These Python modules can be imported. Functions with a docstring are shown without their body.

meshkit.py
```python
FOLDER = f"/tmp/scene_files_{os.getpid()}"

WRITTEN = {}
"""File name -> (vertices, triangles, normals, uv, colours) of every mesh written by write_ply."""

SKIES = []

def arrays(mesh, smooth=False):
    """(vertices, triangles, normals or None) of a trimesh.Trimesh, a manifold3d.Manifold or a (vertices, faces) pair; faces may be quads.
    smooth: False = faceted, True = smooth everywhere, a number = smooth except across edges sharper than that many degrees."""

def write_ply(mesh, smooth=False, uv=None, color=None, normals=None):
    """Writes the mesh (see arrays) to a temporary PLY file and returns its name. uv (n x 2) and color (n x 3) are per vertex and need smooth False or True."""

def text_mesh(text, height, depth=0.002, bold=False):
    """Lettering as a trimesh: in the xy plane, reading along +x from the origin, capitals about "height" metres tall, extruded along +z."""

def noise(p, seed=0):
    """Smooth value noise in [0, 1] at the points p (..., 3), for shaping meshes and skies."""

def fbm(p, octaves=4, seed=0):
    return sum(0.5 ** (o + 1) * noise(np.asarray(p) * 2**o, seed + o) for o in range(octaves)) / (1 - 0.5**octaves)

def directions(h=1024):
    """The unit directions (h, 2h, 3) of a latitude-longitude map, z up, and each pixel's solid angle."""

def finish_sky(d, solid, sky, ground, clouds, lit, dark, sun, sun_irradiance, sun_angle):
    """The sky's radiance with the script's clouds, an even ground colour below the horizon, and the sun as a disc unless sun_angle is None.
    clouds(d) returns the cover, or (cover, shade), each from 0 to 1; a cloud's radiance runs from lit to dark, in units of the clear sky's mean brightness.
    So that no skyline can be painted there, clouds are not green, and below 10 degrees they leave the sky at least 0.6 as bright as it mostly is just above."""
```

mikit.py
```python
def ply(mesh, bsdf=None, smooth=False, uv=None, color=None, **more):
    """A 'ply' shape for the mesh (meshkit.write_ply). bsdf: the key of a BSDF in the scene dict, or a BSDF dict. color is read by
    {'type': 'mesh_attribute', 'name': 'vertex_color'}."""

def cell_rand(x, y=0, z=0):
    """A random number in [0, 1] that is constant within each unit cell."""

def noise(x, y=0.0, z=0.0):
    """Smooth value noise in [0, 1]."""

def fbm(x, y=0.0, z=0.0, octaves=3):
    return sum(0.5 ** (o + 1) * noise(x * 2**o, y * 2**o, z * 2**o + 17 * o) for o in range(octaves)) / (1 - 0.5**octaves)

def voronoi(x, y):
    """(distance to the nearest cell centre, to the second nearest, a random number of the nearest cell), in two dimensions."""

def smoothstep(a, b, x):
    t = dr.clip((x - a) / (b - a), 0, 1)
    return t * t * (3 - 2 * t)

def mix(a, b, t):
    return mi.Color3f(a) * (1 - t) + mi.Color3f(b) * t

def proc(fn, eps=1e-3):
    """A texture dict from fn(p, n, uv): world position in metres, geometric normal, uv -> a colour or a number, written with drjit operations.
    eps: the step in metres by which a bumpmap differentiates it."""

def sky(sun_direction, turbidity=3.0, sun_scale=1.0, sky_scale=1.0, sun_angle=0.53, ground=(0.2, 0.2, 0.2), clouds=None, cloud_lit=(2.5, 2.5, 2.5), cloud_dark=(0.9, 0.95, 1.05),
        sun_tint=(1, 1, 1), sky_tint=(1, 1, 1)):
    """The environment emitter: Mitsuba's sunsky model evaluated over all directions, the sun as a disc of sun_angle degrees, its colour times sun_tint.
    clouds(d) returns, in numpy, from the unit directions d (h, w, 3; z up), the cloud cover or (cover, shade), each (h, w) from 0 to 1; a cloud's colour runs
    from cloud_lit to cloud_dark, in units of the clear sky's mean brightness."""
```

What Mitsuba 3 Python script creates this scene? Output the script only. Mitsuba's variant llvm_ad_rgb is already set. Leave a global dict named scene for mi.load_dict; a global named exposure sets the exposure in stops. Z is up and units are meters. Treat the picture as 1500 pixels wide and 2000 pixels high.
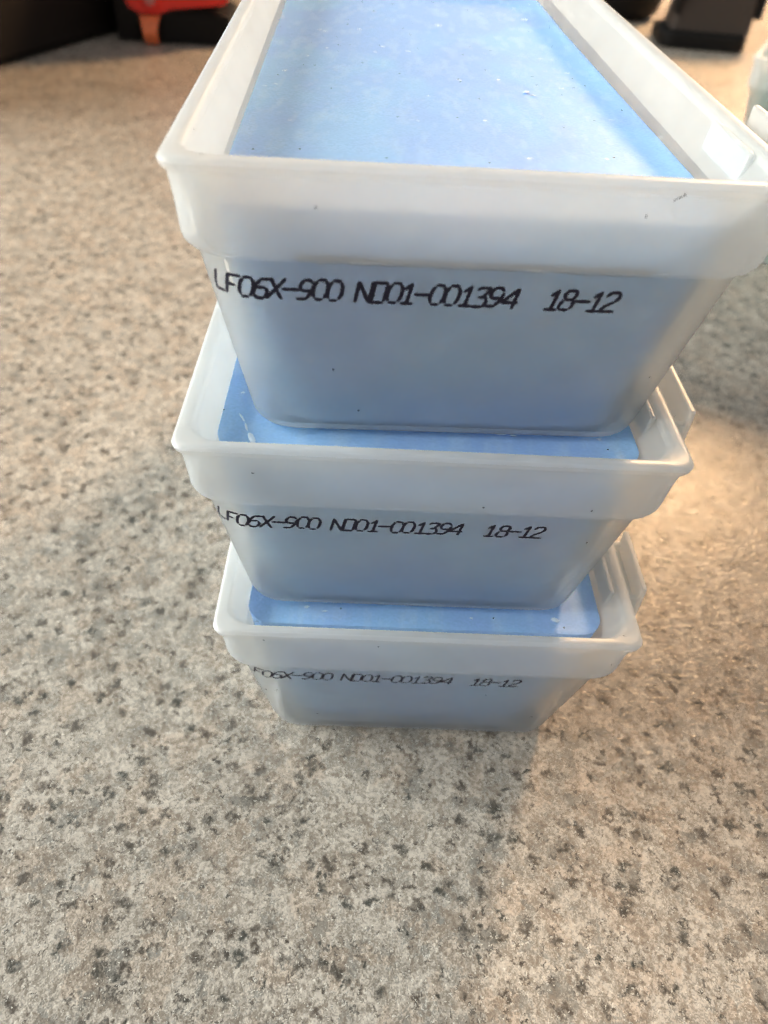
import math, random
import numpy as np, trimesh, drjit as dr, mitsuba as mi
import meshkit, mikit
from mikit import proc, noise, fbm, voronoi, smoothstep, mix, cell_rand

T = mi.ScalarTransform4f
scene, labels = {}, {}
random.seed(7)
rng = np.random.default_rng(7)

# ------------------------------------------------------------------ camera
PITCH, ROLL = 0.7615, 0.0778
CAM = np.array([-0.0072, -0.1495, 0.1577])
F_PX = 1477.5
fwd = np.array([0, math.cos(PITCH), -math.sin(PITCH)])
right = np.array([1.0, 0, 0])
up0 = np.cross(right, fwd)
up = -right * math.sin(ROLL) + up0 * math.cos(ROLL)
scene['camera'] = {
    'type': 'thinlens', 'fov': math.degrees(2 * math.atan(750 / F_PX)), 'fov_axis': 'x',
    'aperture_radius': 0.00068, 'focus_distance': 0.128, 'near_clip': 0.005, 'far_clip': 50.0,
    'to_world': T().look_at(origin=CAM.tolist(), target=(CAM + fwd).tolist(), up=up.tolist()),
}
exposure = 0.45

# ------------------------------------------------------------------ light: dim room, cool window on the left, warm lamp behind on the right
WINDOW_RGB = [9.0, 9.3, 8.9]
LAMP_RGB = [128.0, 80.0, 41.0]
scene['room_light'] = {'type': 'constant', 'radiance': {'type': 'rgb', 'value': [0.275, 0.275, 0.28]}}

# ------------------------------------------------------------------ helpers
def put(key, mesh, bsdf, smooth=30, label=None, cat=None, group=None, kind=None, to_world=None, **kw):
    d = mikit.ply(mesh, bsdf, smooth, **kw)
    if to_world is not None:
        d['to_world'] = to_world
    scene[key] = d
    if label or cat or group or kind:
        tag(key, label, cat, group, kind)

def tag(key, label=None, cat=None, group=None, kind=None):
    e = {}
    for k, v in (('label', label), ('category', cat), ('group', group), ('kind', kind)):
        if v:
            e[k] = v
    labels[key] = e

def mesh(v, f):
    return trimesh.Trimesh(np.asarray(v, float), np.asarray(f, int), process=False)

def ring(hx, hy, r, z, n=8, m=6):
    """rounded rectangle, counter-clockwise, with m subdivisions per straight side"""
    pts = []
    for cx, cy, a0 in ((1, -1, -90), (1, 1, 0), (-1, 1, 90), (-1, -1, 180)):
        for k in range(n + 1):
            a = math.radians(a0 + 90.0 * k / n)
            pts.append((cx * (hx - r) + r * math.cos(a), cy * (hy - r) + r * math.sin(a)))
    out = []
    for i, p in enumerate(pts):
        q = pts[(i + 1) % len(pts)]
        out.append(p)
        if (i + 1) % (n + 1) == 0:
            for k in range(1, m):
                t = k / m
                out.append((p[0] + (q[0] - p[0]) * t, p[1] + (q[1] - p[1]) * t))
    return np.array([(x, y, z) for x, y in out])

def loft(rings, cap0=False, cap1=False):
    n = len(rings[0])
    v = np.vstack(rings)
    f = []
    for k in range(len(rings) - 1):
        a, b = k * n, (k + 1) * n
        for i in range(n):
            j = (i + 1) % n
            f += [(a + i, a + j, b + j), (a + i, b + j, b + i)]
    if cap0:
        v = np.vstack([v, rings[0].mean(0)])
        c = len(v) - 1
        f += [(c, (i + 1) % n, i) for i in range(n)]
    if cap1:
        v = np.vstack([v, rings[-1].mean(0)])
        c, a = len(v) - 1, (len(rings) - 1) * n
        f += [(c, a + i, a + (i + 1) % n) for i in range(n)]
    return mesh(v, f)

def slab(hx, hy, h, r=0.004, e=0.0015, z0=0.0, taper=0.0):
    """closed block with rounded plan corners and rounded top and bottom edges"""
    rs, k = [], 4
    for i in range(k + 1):
        a = math.pi / 2 * i / k
        s = e * (1 - math.sin(a))
        rs.append(ring(hx - s, hy - s, max(r - s, 1e-4), z0 + e * (1 - math.cos(a)), 6, 2))
    for i in range(k + 1):
        a = math.pi / 2 * i / k
        s = e * (1 - math.cos(a)) + taper
        rs.append(ring(hx - s, hy - s, max(r - s, 1e-4), z0 + h - e * (1 - math.sin(a)), 6, 2))
    return loft(rs, True, True)

def lathe(profile, n=48):
    a = np.arange(n) * 2 * math.pi / n
    rs = [np.stack([r * np.cos(a), r * np.sin(a), np.full(n, z)], 1) for r, z in profile]
    return loft(rs, True, True)

def tube(path, rad, n=10):
    path = np.asarray(path, float)
    rs = []
    for i, p in enumerate(path):
        t = path[min(i + 1, len(path) - 1)] - path[max(i - 1, 0)]
        t /= np.linalg.norm(t)
        u = np.cross(t, [0.31, 0.17, 0.93]); u /= np.linalg.norm(u)
        w = np.cross(t, u)
        a = np.arange(n) * 2 * math.pi / n
        rs.append(p + rad * (np.cos(a)[:, None] * u + np.sin(a)[:, None] * w))
    return loft(rs, True, True)

def xf(m, loc=(0, 0, 0), rz=0.0, rx=0.0):
    m = m.copy()
    M = trimesh.transformations.rotation_matrix(rz, [0, 0, 1]) @ trimesh.transformations.rotation_matrix(rx, [1, 0, 0])
    M[:3, 3] = loc
    m.apply_transform(M)
    return m

# ------------------------------------------------------------------ materials
def counter_color(p, n, uv):
    x, y = p.x * 1000.0, p.y * 1000.0                       # millimetres
    ox, oy = fbm(x * 0.8, y * 0.8, 3.0, 4) - 0.5, fbm(x * 0.8, y * 0.8, 9.0, 4) - 0.5
    wx, wy = x + 3.4 * ox, y + 3.4 * oy
    big = fbm(x * 0.06, y * 0.06, 5.0, 3)
    mid = fbm(wx * 0.40, wy * 0.40, 1.0, 4)
    fine = fbm(x * 1.3, y * 1.3, 2.0, 4)
    grain = noise(x * 4.2, y * 4.2, 4.0)
    tone = smoothstep(0.30, 0.70, mid * 0.25 + fine * 0.50 + grain * 0.25)
    c = mix((0.285, 0.247, 0.198), (0.585, 0.525, 0.442), tone)
    c = mix(c, c * mi.Color3f(0.98, 0.925, 0.885), smoothstep(0.50, 0.68, fbm(wx * 0.22, wy * 0.22, 21.0, 3)))
    # grey-green and brown flakes with broken edges
    g = fbm(wx * 0.30 + 40.0, wy * 0.30, 31.0, 4) * 0.62 + fine * 0.28 + (1 - grain) * 0.10
    c = mix(c, (0.17, 0.165, 0.145), 0.66 * smoothstep(0.515, 0.69, g))
    b = fbm(wx * 0.42, wy * 0.42 + 70.0, 47.0, 4) * 0.72 + (1 - fine) * 0.28
    c = mix(c, (0.20, 0.155, 0.115), 0.42 * smoothstep(0.55, 0.66, b))
    # dark flecks with soft, ragged edges
    d1, d2, w = voronoi(wx / 3.7, wy / 3.7)
    size = 0.10 + 0.36 * cell_rand(w * 9999.0, 3.0, 1.0)
    on = smoothstep(0.42, 0.58, w)
    f1 = on * (1 - smoothstep(size * 0.0, size * 1.5, d1 + 0.24 * (fine - 0.5) + 0.06 * (grain - 0.5)))
    dark = mix((0.035, 0.040, 0.033), (0.085, 0.066, 0.05), cell_rand(w * 7777.0, 5.0, 2.0))
    c = mix(c, dark, 0.93 * f1)
    e1, e2, w2 = voronoi(wx / 1.6 + 13.0, wy / 1.6 + 5.0)
    f2 = smoothstep(0.70, 0.80, w2) * (1 - smoothstep(0.0, 0.48, e1 + 0.35 * (grain - 0.5)))
    c = mix(c, (0.08, 0.068, 0.055), 0.72 * f2)
    # pale crystals
    h = noise(x * 2.2 + 5.0, y * 2.2, 61.0) * 0.6 + noise(x * 5.1, y * 5.1 + 3.0, 67.0) * 0.4
    return mix(c, (0.80, 0.76, 0.67), 0.60 * smoothstep(0.72, 0.86, h)) * (0.90 + 0.20 * big)

def counter_bump(p, n, uv):
    x, y = p.x * 1000.0, p.y * 1000.0
    return 0.6 * noise(x * 1.4, y * 1.4, 8.0) + 0.4 * noise(x * 3.6, y * 3.6, 3.0)

scene['mat_counter'] = {'type': 'bumpmap', 'arbitrary': proc(counter_bump, 5e-5), 'scale': 0.00013,
    'bsdf': {'type': 'principled', 'base_color': proc(counter_color), 'roughness': 0.32, 'specular': 0.5}}

def frosted(name, tint, spec, rough):
    """milky polypropylene: clear enough to show what touches it; thicker walls are milkier"""
    def col(p, n, uv):
        x, y, z = p.x * 1000.0, p.y * 1000.0, p.z * 1000.0
        c = mi.Color3f(tint) * (0.95 + 0.06 * fbm(x * 0.22, y * 0.22, z * 0.22, 3))
        d, _, w = voronoi(x / 6.0 + y * 0.31, z / 6.0 + y * 0.27)
        speck = smoothstep(0.90, 0.91, w) * (1 - smoothstep(0.018, 0.040, d + 0.04 * (noise(x * 5, y * 5, z * 5) - 0.5)))
        return mix(c, (0.10, 0.10, 0.10), 0.8 * speck)
    def sp(p, n, uv):
        x, y, z = p.x * 1000.0, p.y * 1000.0, p.z * 1000.0
        cloud = fbm(x * 0.13, y * 0.13, z * 0.13, 3)
        scuff = smoothstep(0.60, 0.76, fbm(x * 0.35 + y * 0.2, z * 1.1, y * 0.4, 4))
        scratch = smoothstep(0.80, 0.90, noise((x + 0.25 * z) * 0.22, (z + y * 0.3 - 0.06 * x) * 4.5, 3.0)) * smoothstep(0.55, 0.75, noise(x * 0.11, z * 0.3, 7.0))
        d, _, w = voronoi(x / 3.4 + y * 0.21 + 2.0, z / 2.2 + y * 0.17 + x * 0.05)
        fleck = smoothstep(0.80, 0.84, w) * (1 - smoothstep(0.02, 0.16, d + 0.22 * (noise(x * 3.1, y * 3.1, z * 6.0) - 0.4)))
        return (1 - 0.75 * fleck) * dr.clip(spec * (0.92 + 0.16 * cloud) * (1.0 - 0.12 * scuff - 0.14 * scratch), 0.0, 1.0)
    scene[name] = {'type': 'blendbsdf', 'weight': 0.045,
        'a_milky': {'type': 'principledthin', 'base_color': proc(col), 'roughness': rough, 'spec_trans': proc(sp), 'eta': 1.3, 'diff_trans': 1.0},
        'b_gloss': {'type': 'twosided', 'bsdf': {'type': 'roughconductor', 'material': 'none', 'distribution': 'ggx', 'alpha': 0.11}}}
frosted('mat_plastic', (0.945, 0.965, 0.960), 0.86, 0.40)
frosted('mat_plastic_thick', (0.950, 0.965, 0.955), 0.53, 0.45)
frosted('mat_plastic_edge', (0.960, 0.965, 0.945), 0.40, 0.45)

def wax(name, base, deep):
    def col(p, n, uv):
        x, y, z = p.x * 1000.0, p.y * 1000.0, p.z * 1000.0
        c = mix(base, deep, smoothstep(0.38, 0.65, fbm(x * 0.06 + 0.9, y * 0.035, z * 0.06, 4)) * 0.85)
        c = mix(c, (0.55, 0.74, 0.95), 0.28 * smoothstep(0.45, 0.80, fbm(x * 0.55, y * 0.18, z * 0.5, 5)))
        c = c * (0.94 + 0.12 * noise(x * 3.0, y * 3.0, z * 3.0))
        d, _, w = voronoi(x / 2.6 + z * 0.4, y / 2.6 + z * 0.3)
        chip = smoothstep(0.955, 0.97, w) * (1 - smoothstep(0.0, 0.22, d + 0.35 * (noise(x * 4, y * 4, z * 4) - 0.5))) * smoothstep(0.42, 0.6, noise(x * 0.12, y * 0.12, 2.0))
        c = mix(c, (0.90, 0.94, 0.98), 0.85 * chip)
        d, _, w = voronoi(x / 7.0 + 3.3, y / 7.0 + z * 0.2)
        spot = smoothstep(0.70, 0.71, w) * (1 - smoothstep(0.020, 0.036, d + 0.03 * (noise(x * 3, y * 6, z * 3) - 0.5)))
        return mix(c, (0.05, 0.05, 0.06), 0.9 * spot)
    scene[name] = {'type': 'principled', 'base_color': proc(col), 'roughness': 0.58, 'specular': 0.35}
wax('mat_blue_wax', (0.32, 0.565, 0.89), (0.31, 0.505, 0.88))
wax('mat_green_wax', (0.33, 0.52, 0.44), (0.25, 0.43, 0.37))

def plain(name, c, rough=0.4, spec=0.5, var=0.12, scale=900.0):
    def col(p, n, uv):
        return mi.Color3f(c) * (1 - var + 2 * var * fbm(p.x * scale, p.y * scale, p.z * scale, 3))
    scene[name] = {'type': 'twosided', 'bsdf': {'type': 'principled', 'base_color': proc(col), 'roughness': rough, 'specular': spec}}
plain('mat_ink', (0.008, 0.008, 0.024), 0.55, 0.3, 0.3, 3000.0)
plain('mat_glint_white', (0.90, 0.90, 0.86), 0.5, 0.4, 0.05)  # white for the painted corner streak and collar glints
plain('mat_pale_wax', (0.68, 0.82, 0.95), 0.5, 0.4, 0.06)
plain('mat_black', (0.007, 0.0065, 0.006), 0.6, 0.2)
plain('mat_case', (0.009, 0.0065, 0.005), 0.55, 0.2)
plain('mat_taupe', (0.052, 0.040, 0.032), 0.6, 0.25)
plain('mat_red', (0.86, 0.030, 0.014), 0.35, 0.5)
plain('mat_orange', (0.93, 0.22, 0.075), 0.4, 0.5)
plain('mat_screw', (0.60, 0.20, 0.18), 0.35, 0.5)
plain('mat_frame', (0.75, 0.75, 0.73), 0.5, 0.4)

# ------------------------------------------------------------------ countertop
put('countertop', xf(slab(1.6, 1.5, 0.04, 0.02, 0.004), (0, 0.6, -0.04)), 'mat_counter', 20,
    label='speckled beige and grey laminate countertop with dark flecks', kind='structure')

# ------------------------------------------------------------------ boxes
W2, D2, BACK, H, HC, P = 0.040, 0.065, 0.110, 0.0457, 0.0128, 0.0400
ZC = H - HC

def body_outer(z):
    """(inset, corner radius) of the tapering body's outer face at height z"""
    t = np.clip(z / ZC, 0, 1)
    return 0.0078 + (0.0019 - 0.0078) * t, 0.0068 + (0.0080 - 0.0068) * t

def rr(s, r, z, extra=0.0):
    """ring at inset s; `extra` is added on the two long sides only"""
    return ring(W2 - s - extra, (D2 + BACK) / 2 - s, max(r, 0.0006), z, 8, 8) + np.array([0, (BACK - D2) / 2, 0])

def box_meshes():
    outer, collar, inner = [], [], []
    e = 0.0026
    for i in range(6):
        a = math.pi / 2 * i / 5
        z = e * (1 - math.cos(a))
        s, r = body_outer(z)
        k = e * (1 - math.sin(a)) * 0.9
        outer.append(rr(s + k, r - k * 0.5, z))
    for z in np.linspace(e, ZC - 0.0004, 7)[1:]:
        s, r = body_outer(z)
        outer.append(rr(s, r, z))
    s, r = body_outer(ZC)
    outer.append(rr(s - 0.0002, r, ZC))
    # collar: rolls out over the body, rises to the lip
    collar.append(outer[-1])
    for i in range(1, 6):
        a = math.pi / 2 * i / 5
        collar.append(rr(s - 0.0002 - (s - 0.0002 - 0.0009) * math.sin(a), r - 0.003 * math.sin(a), ZC + 0.0030 * (1 - math.cos(a))))
    collar.append(rr(0.0007, 0.0047, H - 0.0060))
    collar.append(rr(0.0005, 0.0036, H - 0.0022))
    collar.append(rr(0.0000, 0.0030, H - 0.0015))
    lip = [collar[-1]]
    lip.append(rr(-0.0001, 0.0027, H - 0.0007))
    lip.append(rr(0.0002, 0.0028, H - 0.0002))
    lip.append(rr(0.0007, 0.0030, H))
    lip.append(rr(0.0019, 0.0044, H - 0.0001))
    lip.append(rr(0.0024, 0.0050, H - 0.0007))
    lip.append(rr(0.0026, 0.0054, H - 0.0016))
    skirt = [lip[-1], rr(0.0028, 0.0054, H - 0.0040, 0.0009), rr(0.0032, 0.0058, H - 0.0064, 0.0017)]
    inner.append(skirt[-1])
    for z in (0.0365, 0.030, 0.022, 0.014, 0.007, 0.0045):
        s, r = body_outer(z)
        inner.append(rr(s + 0.0013, r + 0.0010, z, 0.0017))
    for z, k in ((0.0022, 0.0002), (0.0013, 0.0006), (0.0010, 0.0014)):
        s, r = body_outer(z)
        inner.append(rr(s + 0.0013 + k, r + 0.0010 - k * 0.6, z, 0.0017))
    body = trimesh.util.concatenate([loft(outer[5:]), loft(inner[:7])])
    floor = trimesh.util.concatenate([loft(outer[:6], True, False), loft(inner[6:], False, True)])
    return floor, body, trimesh.util.concatenate([loft(collar), loft(skirt)]), loft(lip)

def block_mesh(fill, sag, seed, shrink=0.0):
    """wax filling the box to the height `fill`, its top a little uneven and sunk"""
    rs = []
    g = 0.00022
    for z, k in ((0.00122, 0.0011), (0.0015, 0.0006), (0.0024, 0.0002), (0.0047, 0), (0.008, 0), (0.015, 0), (0.022, 0), (0.030, 0), (0.0330, 0.0001)):
        s, r = body_outer(z)
        rs.append(rr(s + 0.0013 + g + k + shrink, r + 0.0030 - k * 0.6, z, 0.0017 - shrink * 0.5))
    rs.append(rr(0.0052, 0.0085, 0.0346, 0.0000))
    rs.append(rr(0.0066, 0.0060, 0.0370, -0.0015))
    top = 0.0051
    for ds, dz in ((-0.0001, 0.0003), (0.0004, 0.00035), (0.0014, 0.0002), (0.0030, 0.0)):
        rs.append(rr(top + 0.0018 + ds, 0.0046, fill + dz, -0.0018))
    for q in (0.80, 0.6, 0.4, 0.2, 0.05):
        last = rr(top + 0.0048, 0.0046, fill, -0.0018).copy()
        last[:, :2] = (last[:, :2] - [0, (BACK - D2) / 2]) * q + [0, (BACK - D2) / 2]
        rs.append(last)
    m = loft(rs, True, True)
    v = m.vertices
    up_ = v[:, 2] > fill - 0.0004
    n = meshkit.fbm(np.c_[v[:, :2] * 90, np.full(len(v), seed)], 3, seed)
    edge = np.clip(1 - np.maximum(abs(v[:, 0]) / 0.035, abs(v[:, 1] - (BACK - D2) / 2) / 0.082), 0, 1)
    dz = (n - 0.5) * 0.0006 * np.minimum(1, edge * 8)
    drop = sag * np.clip((v[:, 1] + 0.06) / 0.12, 0, 1) * np.clip((v[:, 2] - 0.0332) / (fill - 0.0002 - 0.0332), 0, 1)
    v[up_, 2] += dz[up_]
    v[:, 2] -= drop
    m.vertices = v
    return m

# the clip on the right long side: an outer plate standing off the collar, two end webs and a floor, a pad behind it
CY0, CY1 = -0.0520, -0.0355
def clip_mesh():
    L, yc = (CY1 - CY0) / 2, (CY0 + CY1) / 2
    plate = slab(0.0006, L, 0.0110, 0.0005, 0.0004, H - 0.0100)
    plate.apply_translation([W2 + 0.0026, yc, 0.0004])
    parts = [plate]
    for y in (CY0 + 0.0008, CY1 - 0.0008):
        w = slab(0.0013, 0.0006, 0.0070, 0.0004, 0.0003, H - 0.0085)
        w.apply_translation([W2 + 0.0011, y, 0])
        parts.append(w)
    fl = slab(0.0011, L - 0.0016, 0.0011, 0.0004, 0.0003, H - 0.0042)
    fl.apply_translation([W2 + 0.0010, yc, 0])
    parts.append(fl)
    return trimesh.util.concatenate(parts)
def pad_mesh():
    m = slab(0.0005, (CY1 - CY0) / 2 - 0.0008, 0.0046, 0.0005, 0.0005)
    m.apply_transform(trimesh.transformations.rotation_matrix(0.12, [0, 1, 0]))
    m.apply_translation([W2 - 0.0036, (CY0 + CY1) / 2, H - 0.0052])
    return m

# plotted lettering: strokes in a cell 1 wide and 1 high
GLYPH = {
    'L': [[(.12, 1), (.05, .45), (.12, 0)], [(.12, 0), (.8, 0)]],
    'F': [[(.12, 0), (.12, 1)], [(.15, 1), (.88, 1)], [(.15, .5), (.62, .5)]],
    '0': [[(.18, .12), (.08, .3), (.08, .7), (.2, .9)], [(.28, 1), (.68, 1)], [(.74, .92), (.9, .7), (.9, .3), (.8, .1)], [(.3, 0), (.66, 0)]],
    '6': [[(.9, .96), (.42, .96)], [(.36, .9), (.1, .62), (.08, .28)], [(.14, .14), (.32, 0), (.68, 0)], [(.76, .06), (.88, .28), (.76, .5)], [(.66, .54), (.16, .54)]],
    'X': [[(.06, 0), (.2, .2), (.78, .8), (.92, 1)], [(.12, 1), (.24, .8), (.7, .2), (.88, 0)]],
    '-': [[(.0, .5), (.95, .5)]],
    '9': [[(.1, .04), (.56, .04)], [(.62, .08), (.86, .4), (.9, .72)], [(.84, .86), (.66, 1), (.34, 1)], [(.26, .95), (.12, .72), (.24, .5)], [(.3, .47), (.82, .47)]],
    'N': [[(.06, 0), (.06, 1)], [(.1, .96), (.8, .06)], [(.88, 0), (.88, 1)]],
    'D': [[(.1, 0), (.1, 1)], [(.02, 1), (.76, 1), (.84, .92)], [(.86, .86), (.86, .12)], [(.8, 0), (.02, 0)]],
    '1': [[(.24, .74), (.54, .98)], [(.54, 1), (.54, .02)], [(.2, 0), (.86, 0)]],
    '3': [[(.14, .9), (.3, 1), (.84, 1)], [(.86, .92), (.6, .58)], [(.34, .52), (.74, .52)], [(.8, .46), (.88, .24), (.76, .06)], [(.1, .02), (.68, .02)]],
    '4': [[(.8, 0), (.8, 1)], [(.76, .98), (.1, .36)], [(.06, .3), (.98, .3)]],
    '8': [[(.3, .54), (.7, .54)], [(.24, .6), (.14, .78), (.3, 1), (.72, 1), (.86, .8), (.76, .58)], [(.2, .46), (.08, .22), (.14, .06)], [(.24, 0), (.7, 0)], [(.82, .08), (.9, .26), (.8, .46)]],
    '2': [[(.12, .8), (.26, .98), (.72, 1)], [(.8, .95), (.9, .74), (.74, .54)], [(.68, .5), (.3, .28), (.12, .04)], [(.08, 0), (.94, 0)]],
}
TEXT = 'LF06X-900 ND01-001394  18-12'
def on_body(x, z, lift):
    s, r = body_outer(z)
    xs = W2 - s - r
    if abs(x) <= xs:
        return np.array([x, -D2 + s - lift, z])
    a = (abs(x) - xs) / r
    sg = math.copysign(1, x)
    return np.array([sg * (xs + (r + lift) * math.sin(a)), -D2 + s + r - (r + lift) * math.cos(a), z])
def print_mesh(x0, z0, pitch, high, slant, wide, seed):
    rg = np.random.default_rng(seed)
    V, Fc = [], []
    def ribbon(p):
        p = np.array(p)
        seg = np.r_[0, np.cumsum(np.linalg.norm(np.diff(p, axis=0), axis=1))]
        n = max(3, int(seg[-1] / 0.00022) + 1)
        t = np.linspace(0, seg[-1], n)
        q = np.c_[np.interp(t, seg, p[:, 0]), np.interp(t, seg, p[:, 1])]
        q += rg.normal(0, 0.000006, q.shape)
        d = np.gradient(q, axis=0)
        d /= np.linalg.norm(d, axis=1, keepdims=True) + 1e-12
        nn = np.c_[-d[:, 1], d[:, 0]]
        hw = wide * 0.5 * (1 + 0.09 * rg.normal(0, 1, n).clip(-1.5, 1.5))
        hw[0] *= 0.6; hw[-1] *= 0.6
        q[0] -= d[0] * wide * 0.3; q[-1] += d[-1] * wide * 0.3
        lift = 0.00006 + 0.00001 * rg.random()
        b = len(V)
        for i in range(n):
            for sg in (-1, 1):
                V.append(on_body(q[i, 0] + sg * nn[i, 0] * hw[i], q[i, 1] + sg * nn[i, 1] * hw[i], lift))
        for i in range(n - 1):
            a = b + 2 * i
            Fc.extend([(a, a + 1, a + 3), (a, a + 3, a + 2)])
    for k, ch in enumerate(TEXT):
        if ch == ' ':
            continue
        jx, jz = rg.normal(0, 0.00004), rg.normal(0, 0.00005)
        for st in GLYPH[ch]:
            ribbon([(x0 + k * pitch + jx + (u * 1.14 + slant * v) * pitch, z0 + jz + v * high) for u, v in st])
    return mesh(V, Fc)

FLOOR, BODY, COLLAR, LIP = box_meshes()
CLIP, PAD = clip_mesh(), pad_mesh()
OFF = [(-0.0, 0.0, 0.0487), (-0.0033, 0.0035, 0.0527), (-0.0021, 0.0081, 0.0764)]
BOXES = [   # key number, stack level, label words
    ('', 2, 'topmost frosted plastic box of the front stack, its blue wax open to view'),
    ('_001', 1, 'middle frosted plastic box of the front stack of three, between two others'),
    ('_002', 0, 'lowest frosted plastic box of the front stack, standing on the countertop'),
]
WAX_LABEL = ['large pale blue wax block open to view in the topmost box', 'blue wax block in the middle box, mostly under the box above',
             'blue wax block in the lowest box, seen as a thin strip above its rim']
FILL = 0.03985
def place(x, y, rz, level):
    return T().translate([x, y, level * P]).rotate([0, 0, 1], math.degrees(rz))
shared = {'body': mikit.ply(BODY, 'mat_plastic', 35), 'base': mikit.ply(FLOOR, 'mat_plastic_thick', 35), 'rim_collar': mikit.ply(COLLAR, 'mat_plastic_thick', 35), 'lip': mikit.ply(LIP, 'mat_plastic_edge', 35),
          'clip': mikit.ply(CLIP, 'mat_plastic_thick', 35), 'clip__pad': mikit.ply(PAD, 'mat_plastic_thick', 35)}
for i, (num, lev, lab) in enumerate(BOXES):
    ox, oy, a = OFF[lev]
    tw = place(ox, oy, a, lev)
    key = 'plastic_box' + num
    tag(key, lab, 'plastic box', 'frosted boxes in the front stack')
    for part, d in shared.items():
        scene[f'{key}__{part}'] = {**d, 'to_world': tw}
    pr = print_mesh([-0.0361, -0.0360, -0.0363][i], [0.02685, 0.0266, 0.0274][i], 0.00199, 0.00315, 0.30, [0.00057, 0.00052, 0.00043][i], 11 + i)
    put(f'{key}__printed_code', pr, 'mat_ink', False, to_world=tw)
    labels[f'{key}__printed_code'] = {'label': 'black slanted code LF06X-900 ND01-001394 18-12 printed on the front'}
    put('wax_block' + num, block_mesh(FILL if lev < 2 else FILL - 0.0022, 0.0 if lev < 2 else 0.0016, 3 + i, (0.0, 0.0003, 0.0016)[i]), 'mat_blue_wax', 35,
        label=WAX_LABEL[i], cat='wax block', group='blue wax blocks in the front stack', to_world=tw)

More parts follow.
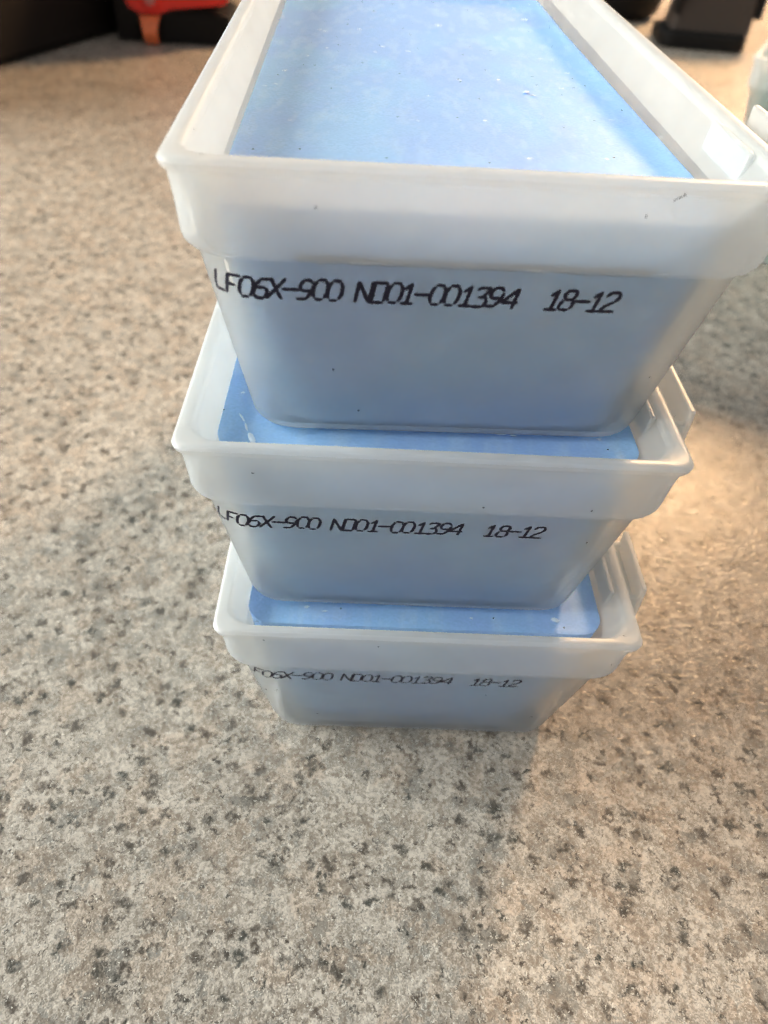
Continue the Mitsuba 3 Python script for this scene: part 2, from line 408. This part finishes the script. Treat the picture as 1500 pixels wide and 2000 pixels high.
# pale chips and crumbs of wax lying on the blocks
def chips(spots, z):
    out = []
    for x, y, lx, ly, rot in spots:
        q = trimesh.creation.icosphere(2, 1.0)
        v = q.vertices * (1 + 0.5 * (meshkit.noise(q.vertices * 2.3 + 10 * x, 5)[:, None] - 0.5)) * [lx, ly, 0.16]
        c, s_ = math.cos(rot), math.sin(rot)
        q.vertices = np.c_[(v[:, 0] * c - v[:, 1] * s_ + x), (v[:, 0] * s_ + v[:, 1] * c + y), v[:, 2] * 0.6 + 0.02] / 1000.0 + [0, 0, z]
        out.append(q)
    return trimesh.util.concatenate(out)
CHIPS = {
    '_001': [(-29.3, -55.0, 0.5, 1.5, 0.35), (-28.6, -57.4, 0.9, 1.4, 0.3), (-30.6, -52.0, 0.2, 1.1, 0.3), (-31.6, -49.6, 0.18, 1.2, 0.5), (12.3, -50.9, 1.0, 0.25, 0.1), (14.2, -51.1, 0.6, 0.2, -0.2), (4.0, -50.6, 0.8, 0.15, 0.0)],
    '_002': [(25.9, -54.6, 0.8, 0.5, -0.4), (-23.6, -53.8, 0.5, 0.35, 0.3), (-27.7, -57.4, 0.4, 0.5, 0.8), (9.0, -55.0, 0.35, 0.2, 0.0), (-20.0, -54.6, 0.6, 0.15, 0.1)],
    '': [(-26.3, -19.3, 0.8, 0.45, 0.2), (3.2, 57.1, 1.0, 0.7, 0.4), (16.3, 4.3, 0.8, 0.5, 0.9), (17.4, 2.2, 0.5, 0.4, 0.0), (7.9, -35.4, 0.7, 0.4, 0.5), (26.5, 70.0, 0.9, 0.8, 0.3), (6.0, -15.0, 0.4, 0.5, 0.1), (-9.2, -37.9, 0.3, 0.3, 0.1), (13.0, -30.0, 0.5, 0.3, 1.0)],
}
for i, (num, lev, lab) in enumerate(BOXES):
    put(f'wax_block{num}__chip', chips(CHIPS[num], FILL + 0.0001 if lev < 2 else FILL - 0.0029), 'mat_pale_wax', True, to_world=place(*OFF[lev], lev), kind='stuff')

# painted light: corner streak as white strips, glints as white bits under the collar
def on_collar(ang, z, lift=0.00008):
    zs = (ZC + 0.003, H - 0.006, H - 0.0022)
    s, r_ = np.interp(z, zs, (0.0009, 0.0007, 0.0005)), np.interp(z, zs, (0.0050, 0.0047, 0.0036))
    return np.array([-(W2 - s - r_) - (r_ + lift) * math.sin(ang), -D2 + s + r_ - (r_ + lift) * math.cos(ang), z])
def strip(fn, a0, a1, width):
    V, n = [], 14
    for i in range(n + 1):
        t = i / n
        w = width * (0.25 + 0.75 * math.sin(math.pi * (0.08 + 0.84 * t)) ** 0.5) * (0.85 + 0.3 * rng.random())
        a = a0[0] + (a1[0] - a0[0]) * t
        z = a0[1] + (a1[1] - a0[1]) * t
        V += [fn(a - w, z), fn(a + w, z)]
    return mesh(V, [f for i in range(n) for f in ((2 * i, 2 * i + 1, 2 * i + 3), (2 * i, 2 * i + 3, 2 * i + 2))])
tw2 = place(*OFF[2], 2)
light_streak = trimesh.util.concatenate([
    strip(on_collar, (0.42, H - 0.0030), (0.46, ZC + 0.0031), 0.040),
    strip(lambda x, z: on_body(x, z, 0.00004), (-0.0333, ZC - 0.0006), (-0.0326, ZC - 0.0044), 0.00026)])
put('plastic_box__painted_corner_streak', light_streak, 'mat_glint_white', False, to_world=tw2)  # streak of light through the corner, put in as white strips
glint_bits = [trimesh.creation.icosphere(1, 1.0) for _ in range(7)]
for k, (q, x, sx) in enumerate(zip(glint_bits, (-0.0150, -0.0165, -0.0125, 0.0072, 0.0080, -0.0010, 0.0203), (0.0004, 0.0003, 0.0003, 0.0008, 0.0004, 0.0003, 0.0003))):
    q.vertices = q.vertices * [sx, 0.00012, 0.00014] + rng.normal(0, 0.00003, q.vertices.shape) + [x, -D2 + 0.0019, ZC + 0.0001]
put('plastic_box__painted_glints', trimesh.util.concatenate(glint_bits), 'mat_glint_white', False, to_world=tw2, kind='stuff')  # glints along the collar edge, put in as small white blobs

# second stack of boxes, with green wax, at the right edge of the picture
for i, (lev, num, lab, wl) in enumerate((
        (1, '_003', 'frosted box of pale green wax at the right edge, upper of its stack', 'pale green wax block in the upper box at the right edge'),
        (0, '_004', 'frosted box of pale green wax at the right edge, lower of its stack', 'pale green wax block in the lower box at the right edge'))):
    tw = place(0.1965, 0.2605, [-0.45, -0.47][i], lev)
    key = 'plastic_box' + num
    tag(key, lab, 'plastic box', 'frosted boxes in the stack at the right edge')
    for part, d in shared.items():
        scene[f'{key}__{part}'] = {**d, 'to_world': tw}
    put('wax_block' + num, block_mesh(FILL, 0.0, 13 + i), 'mat_green_wax', 35, label=wl, cat='wax block',
        group='green wax blocks at the right edge', to_world=tw)

# ------------------------------------------------------------------ things at the back of the counter
def at(m, loc, rz):
    return xf(m, loc, rz)
# dark case on the left
A, B = np.array([-0.352, 0.296]), np.array([-0.165, 0.812])
mid, L = (A + B) / 2, np.linalg.norm(B - A) / 2
ang = math.atan2(B[1] - A[1], B[0] - A[0])
nrm = np.array([-math.sin(ang), math.cos(ang)])
c0 = mid + nrm * 0.110
tag('dark_case', 'large dark brown case standing along the left edge of the countertop', 'case')
put('dark_case__body', at(slab(L, 0.110, 0.150, 0.012, 0.004, 0.003), (*c0, 0), ang), 'mat_case')
put('dark_case__lid', at(slab(L + 0.003, 0.113, 0.080, 0.014, 0.006, 0.1545), (*c0, 0), ang), 'mat_case')
put('dark_case__base_strip', at(slab(L - 0.004, 0.106, 0.0028, 0.010, 0.001, 0.0), (*c0, 0), ang), 'mat_black')
for k, q in enumerate((-0.5, 0.5)):
    c = mid + (B - A) / 2 * q - nrm * 0.006
    put('dark_case__latch' + ('' if k == 0 else '_001'), at(slab(0.018, 0.0025, 0.045, 0.002, 0.001, 0.13), (*c, 0), ang), 'mat_black')

# red tool
rc, ra = np.array([-0.209, 0.572]), 0.10
tag('red_tool', 'red power tool with black base and orange tab beside the dark case', 'power tool')
def loc(x, y):
    return rc + np.array([math.cos(ra) * x - math.sin(ra) * y, math.sin(ra) * x + math.cos(ra) * y])
def loc(x, y):
    return rc + np.array([math.cos(ra) * x - math.sin(ra) * y, math.sin(ra) * x + math.cos(ra) * y])
put('red_tool__base', at(slab(0.042, 0.036, 0.0215, 0.010, 0.004), (*rc, 0), ra), 'mat_black')
from shapely.geometry import Polygon
def side_profile(pts, half, bevel):
    """outline in the x-z plane, rounded, made solid along y with narrowed faces"""
    g = Polygon(pts).buffer(-bevel).buffer(bevel * 2, 8).buffer(-bevel, 8)
    parts = []
    for grow, h in ((0.0, half - bevel), (-bevel * 0.45, half - bevel * 0.35), (-bevel, half)):
        m = trimesh.creation.extrude_polygon(g.buffer(grow, 6), 2 * h, engine='earcut')
        m.apply_transform(trimesh.transformations.rotation_matrix(math.pi / 2, [1, 0, 0]))
        m.apply_translation([0, h, 0])
        parts.append(m)
    return trimesh.util.concatenate(parts)
put('red_tool__base', at(side_profile([(-0.020, 0.0), (0.047, 0.0), (0.047, 0.019), (0.030, 0.024), (-0.004, 0.024), (-0.020, 0.016)], 0.033, 0.0035), (*rc, 0), ra), 'mat_black')
put('red_tool__foot', at(side_profile([(-0.043, 0.0), (-0.026, 0.0), (-0.022, 0.020), (-0.028, 0.060), (-0.042, 0.060)], 0.030, 0.003), (*rc, 0), ra), 'mat_case')
put('red_tool__shell', at(side_profile([(-0.036, 0.036), (-0.031, 0.0240), (-0.022, 0.0195), (-0.008, 0.0195), (0.002, 0.0235), (0.046, 0.0285), (0.046, 0.055), (0.030, 0.092), (-0.020, 0.096), (-0.034, 0.070)], 0.036, 0.004), (*rc, 0), ra), 'mat_red')
put('red_tool__screw_boss', at(xf(lathe([(0.001, 0), (0.0085, 0), (0.0085, 0.004), (0.0065, 0.006), (0.003, 0.0055)], 28), (0, 0, 0), 0, math.pi / 2), (*loc(-0.012, -0.0345), 0.0315), ra), 'mat_red')
put('red_tool__screw', at(xf(lathe([(0.001, 0), (0.0042, 0), (0.0042, 0.0016), (0.0030, 0.0024), (0.001, 0.0024)], 24), (0, 0, 0), 0, math.pi / 2), (*loc(-0.012, -0.0401), 0.0315), ra), 'mat_screw')
tab = []
for i in range(10):
    t = i / 9
    yy = -0.0370 - 0.006 * math.sin(t * math.pi) ** 1.0 - 0.002 * (1 - t)
    zz = 0.0012 + 0.0185 * t
    w = 0.0050 + 0.0028 * t ** 3
    tab.append(np.array([(-w, yy - 0.0016, zz), (w, yy - 0.0016, zz), (w, yy + 0.0012, zz), (-w, yy + 0.0012, zz)]))
put('red_tool__tab', at(loft(tab, True, True), (*loc(-0.014, 0), 0), ra), 'mat_orange', 40)

# black and taupe stand on the right
sc, sa = np.array([0.252, 0.690]), -0.05
tag('clamp_stand', 'taupe stand on a thick black foot at the back right of the countertop', 'stand')
put('clamp_stand__foot', at(slab(0.040, 0.030, 0.013, 0.014, 0.003), (*sc, 0), sa), 'mat_black')
post = loft([ring(hx, hy, 0.004, z, 5, 2) + np.array([dx, dy, 0]) for hx, hy, z, dx, dy in
             ((0.036, 0.022, 0.0132, 0.006, 0.004), (0.0355, 0.0215, 0.016, 0.006, 0.005), (0.034, 0.020, 0.040, 0.010, 0.012), (0.032, 0.019, 0.085, 0.014, 0.020), (0.030, 0.018, 0.088, 0.014, 0.020))], True, True)
put('clamp_stand__post', at(post, (*sc, 0), sa), 'mat_taupe')
for k, (dx, w) in enumerate(((0.0465, 0.0025), (-0.0270, 0.0018))):
    put('clamp_stand__grip' + ('' if k == 0 else '_001'), at(slab(w, 0.010, 0.040, 0.0015, 0.001, 0.024), (sc[0] + dx, sc[1] - 0.004, 0), sa), 'mat_black')

# black pot, further back
tag('black_pot', 'round black pot with curved bottom behind the open box, left of the taupe stand', 'pot')
pc = (0.198, 0.797, 0)
put('black_pot__body', at(lathe([(0.018, 0.0), (0.030, 0.0012), (0.036, 0.006), (0.039, 0.014), (0.040, 0.022), (0.0405, 0.095), (0.039, 0.096), (0.0385, 0.090), (0.036, 0.010), (0.01, 0.008)], 56), pc, 0), 'mat_black')
put('black_pot__band', at(lathe([(0.0400, 0.026), (0.0414, 0.0265), (0.0416, 0.034), (0.0402, 0.0345)], 56), pc, 0), 'mat_case')

# ------------------------------------------------------------------ the lights the counter stands under (outside the picture)
tag('window', 'bright window with white frame to the left of the countertop', 'window')
wx = -1.75
put('window__pane', mesh([(wx, -0.75, 0.22), (wx, 0.85, 0.22), (wx, 0.85, 1.45), (wx, -0.75, 1.45)], [(0, 1, 2), (0, 2, 3)]), 'mat_frame', False)
scene['window__pane']['emitter'] = {'type': 'area', 'radiance': {'type': 'rgb', 'value': WINDOW_RGB}}
for k, (y, z, hy, hz) in enumerate(((0.05, 0.19, 0.86, 0.03), (0.05, 1.48, 0.86, 0.03), (-0.78, 0.835, 0.03, 0.615), (0.88, 0.835, 0.03, 0.615))):
    m = trimesh.creation.box([0.05, 2 * hy, 2 * hz]); m.apply_translation([wx - 0.01, y, z])
    put('window__frame' + ('' if k == 0 else f'_{k:03d}'), m, 'mat_frame', False)

lp = np.array([0.60, 1.20, 0.68])
tag('hanging_lamp', 'warm lamp with a dark shade hanging behind the countertop on the right', 'lamp')
bulb = trimesh.creation.icosphere(3, 0.110); bulb.apply_translation(lp)
put('hanging_lamp__bulb', bulb, 'mat_frame', True)
scene['hanging_lamp__bulb']['emitter'] = {'type': 'area', 'radiance': {'type': 'rgb', 'value': LAMP_RGB}}
a_ = np.arange(40) * 2 * math.pi / 40
prof = [(0.17, 0.04), (0.13, 0.12), (0.03, 0.15), (0.026, 0.147), (0.125, 0.117), (0.166, 0.04), (0.17, 0.04)]
put('hanging_lamp__shade', loft([np.stack([lp[0] + r * np.cos(a_), lp[1] + r * np.sin(a_), np.full(40, lp[2] + z)], 1) for r, z in prof]), 'mat_black')
put('hanging_lamp__cord', tube([(lp[0], lp[1], lp[2] + 0.15), (lp[0], lp[1], lp[2] + 0.5), (lp[0], lp[1], lp[2] + 0.9)], 0.003), 'mat_black')
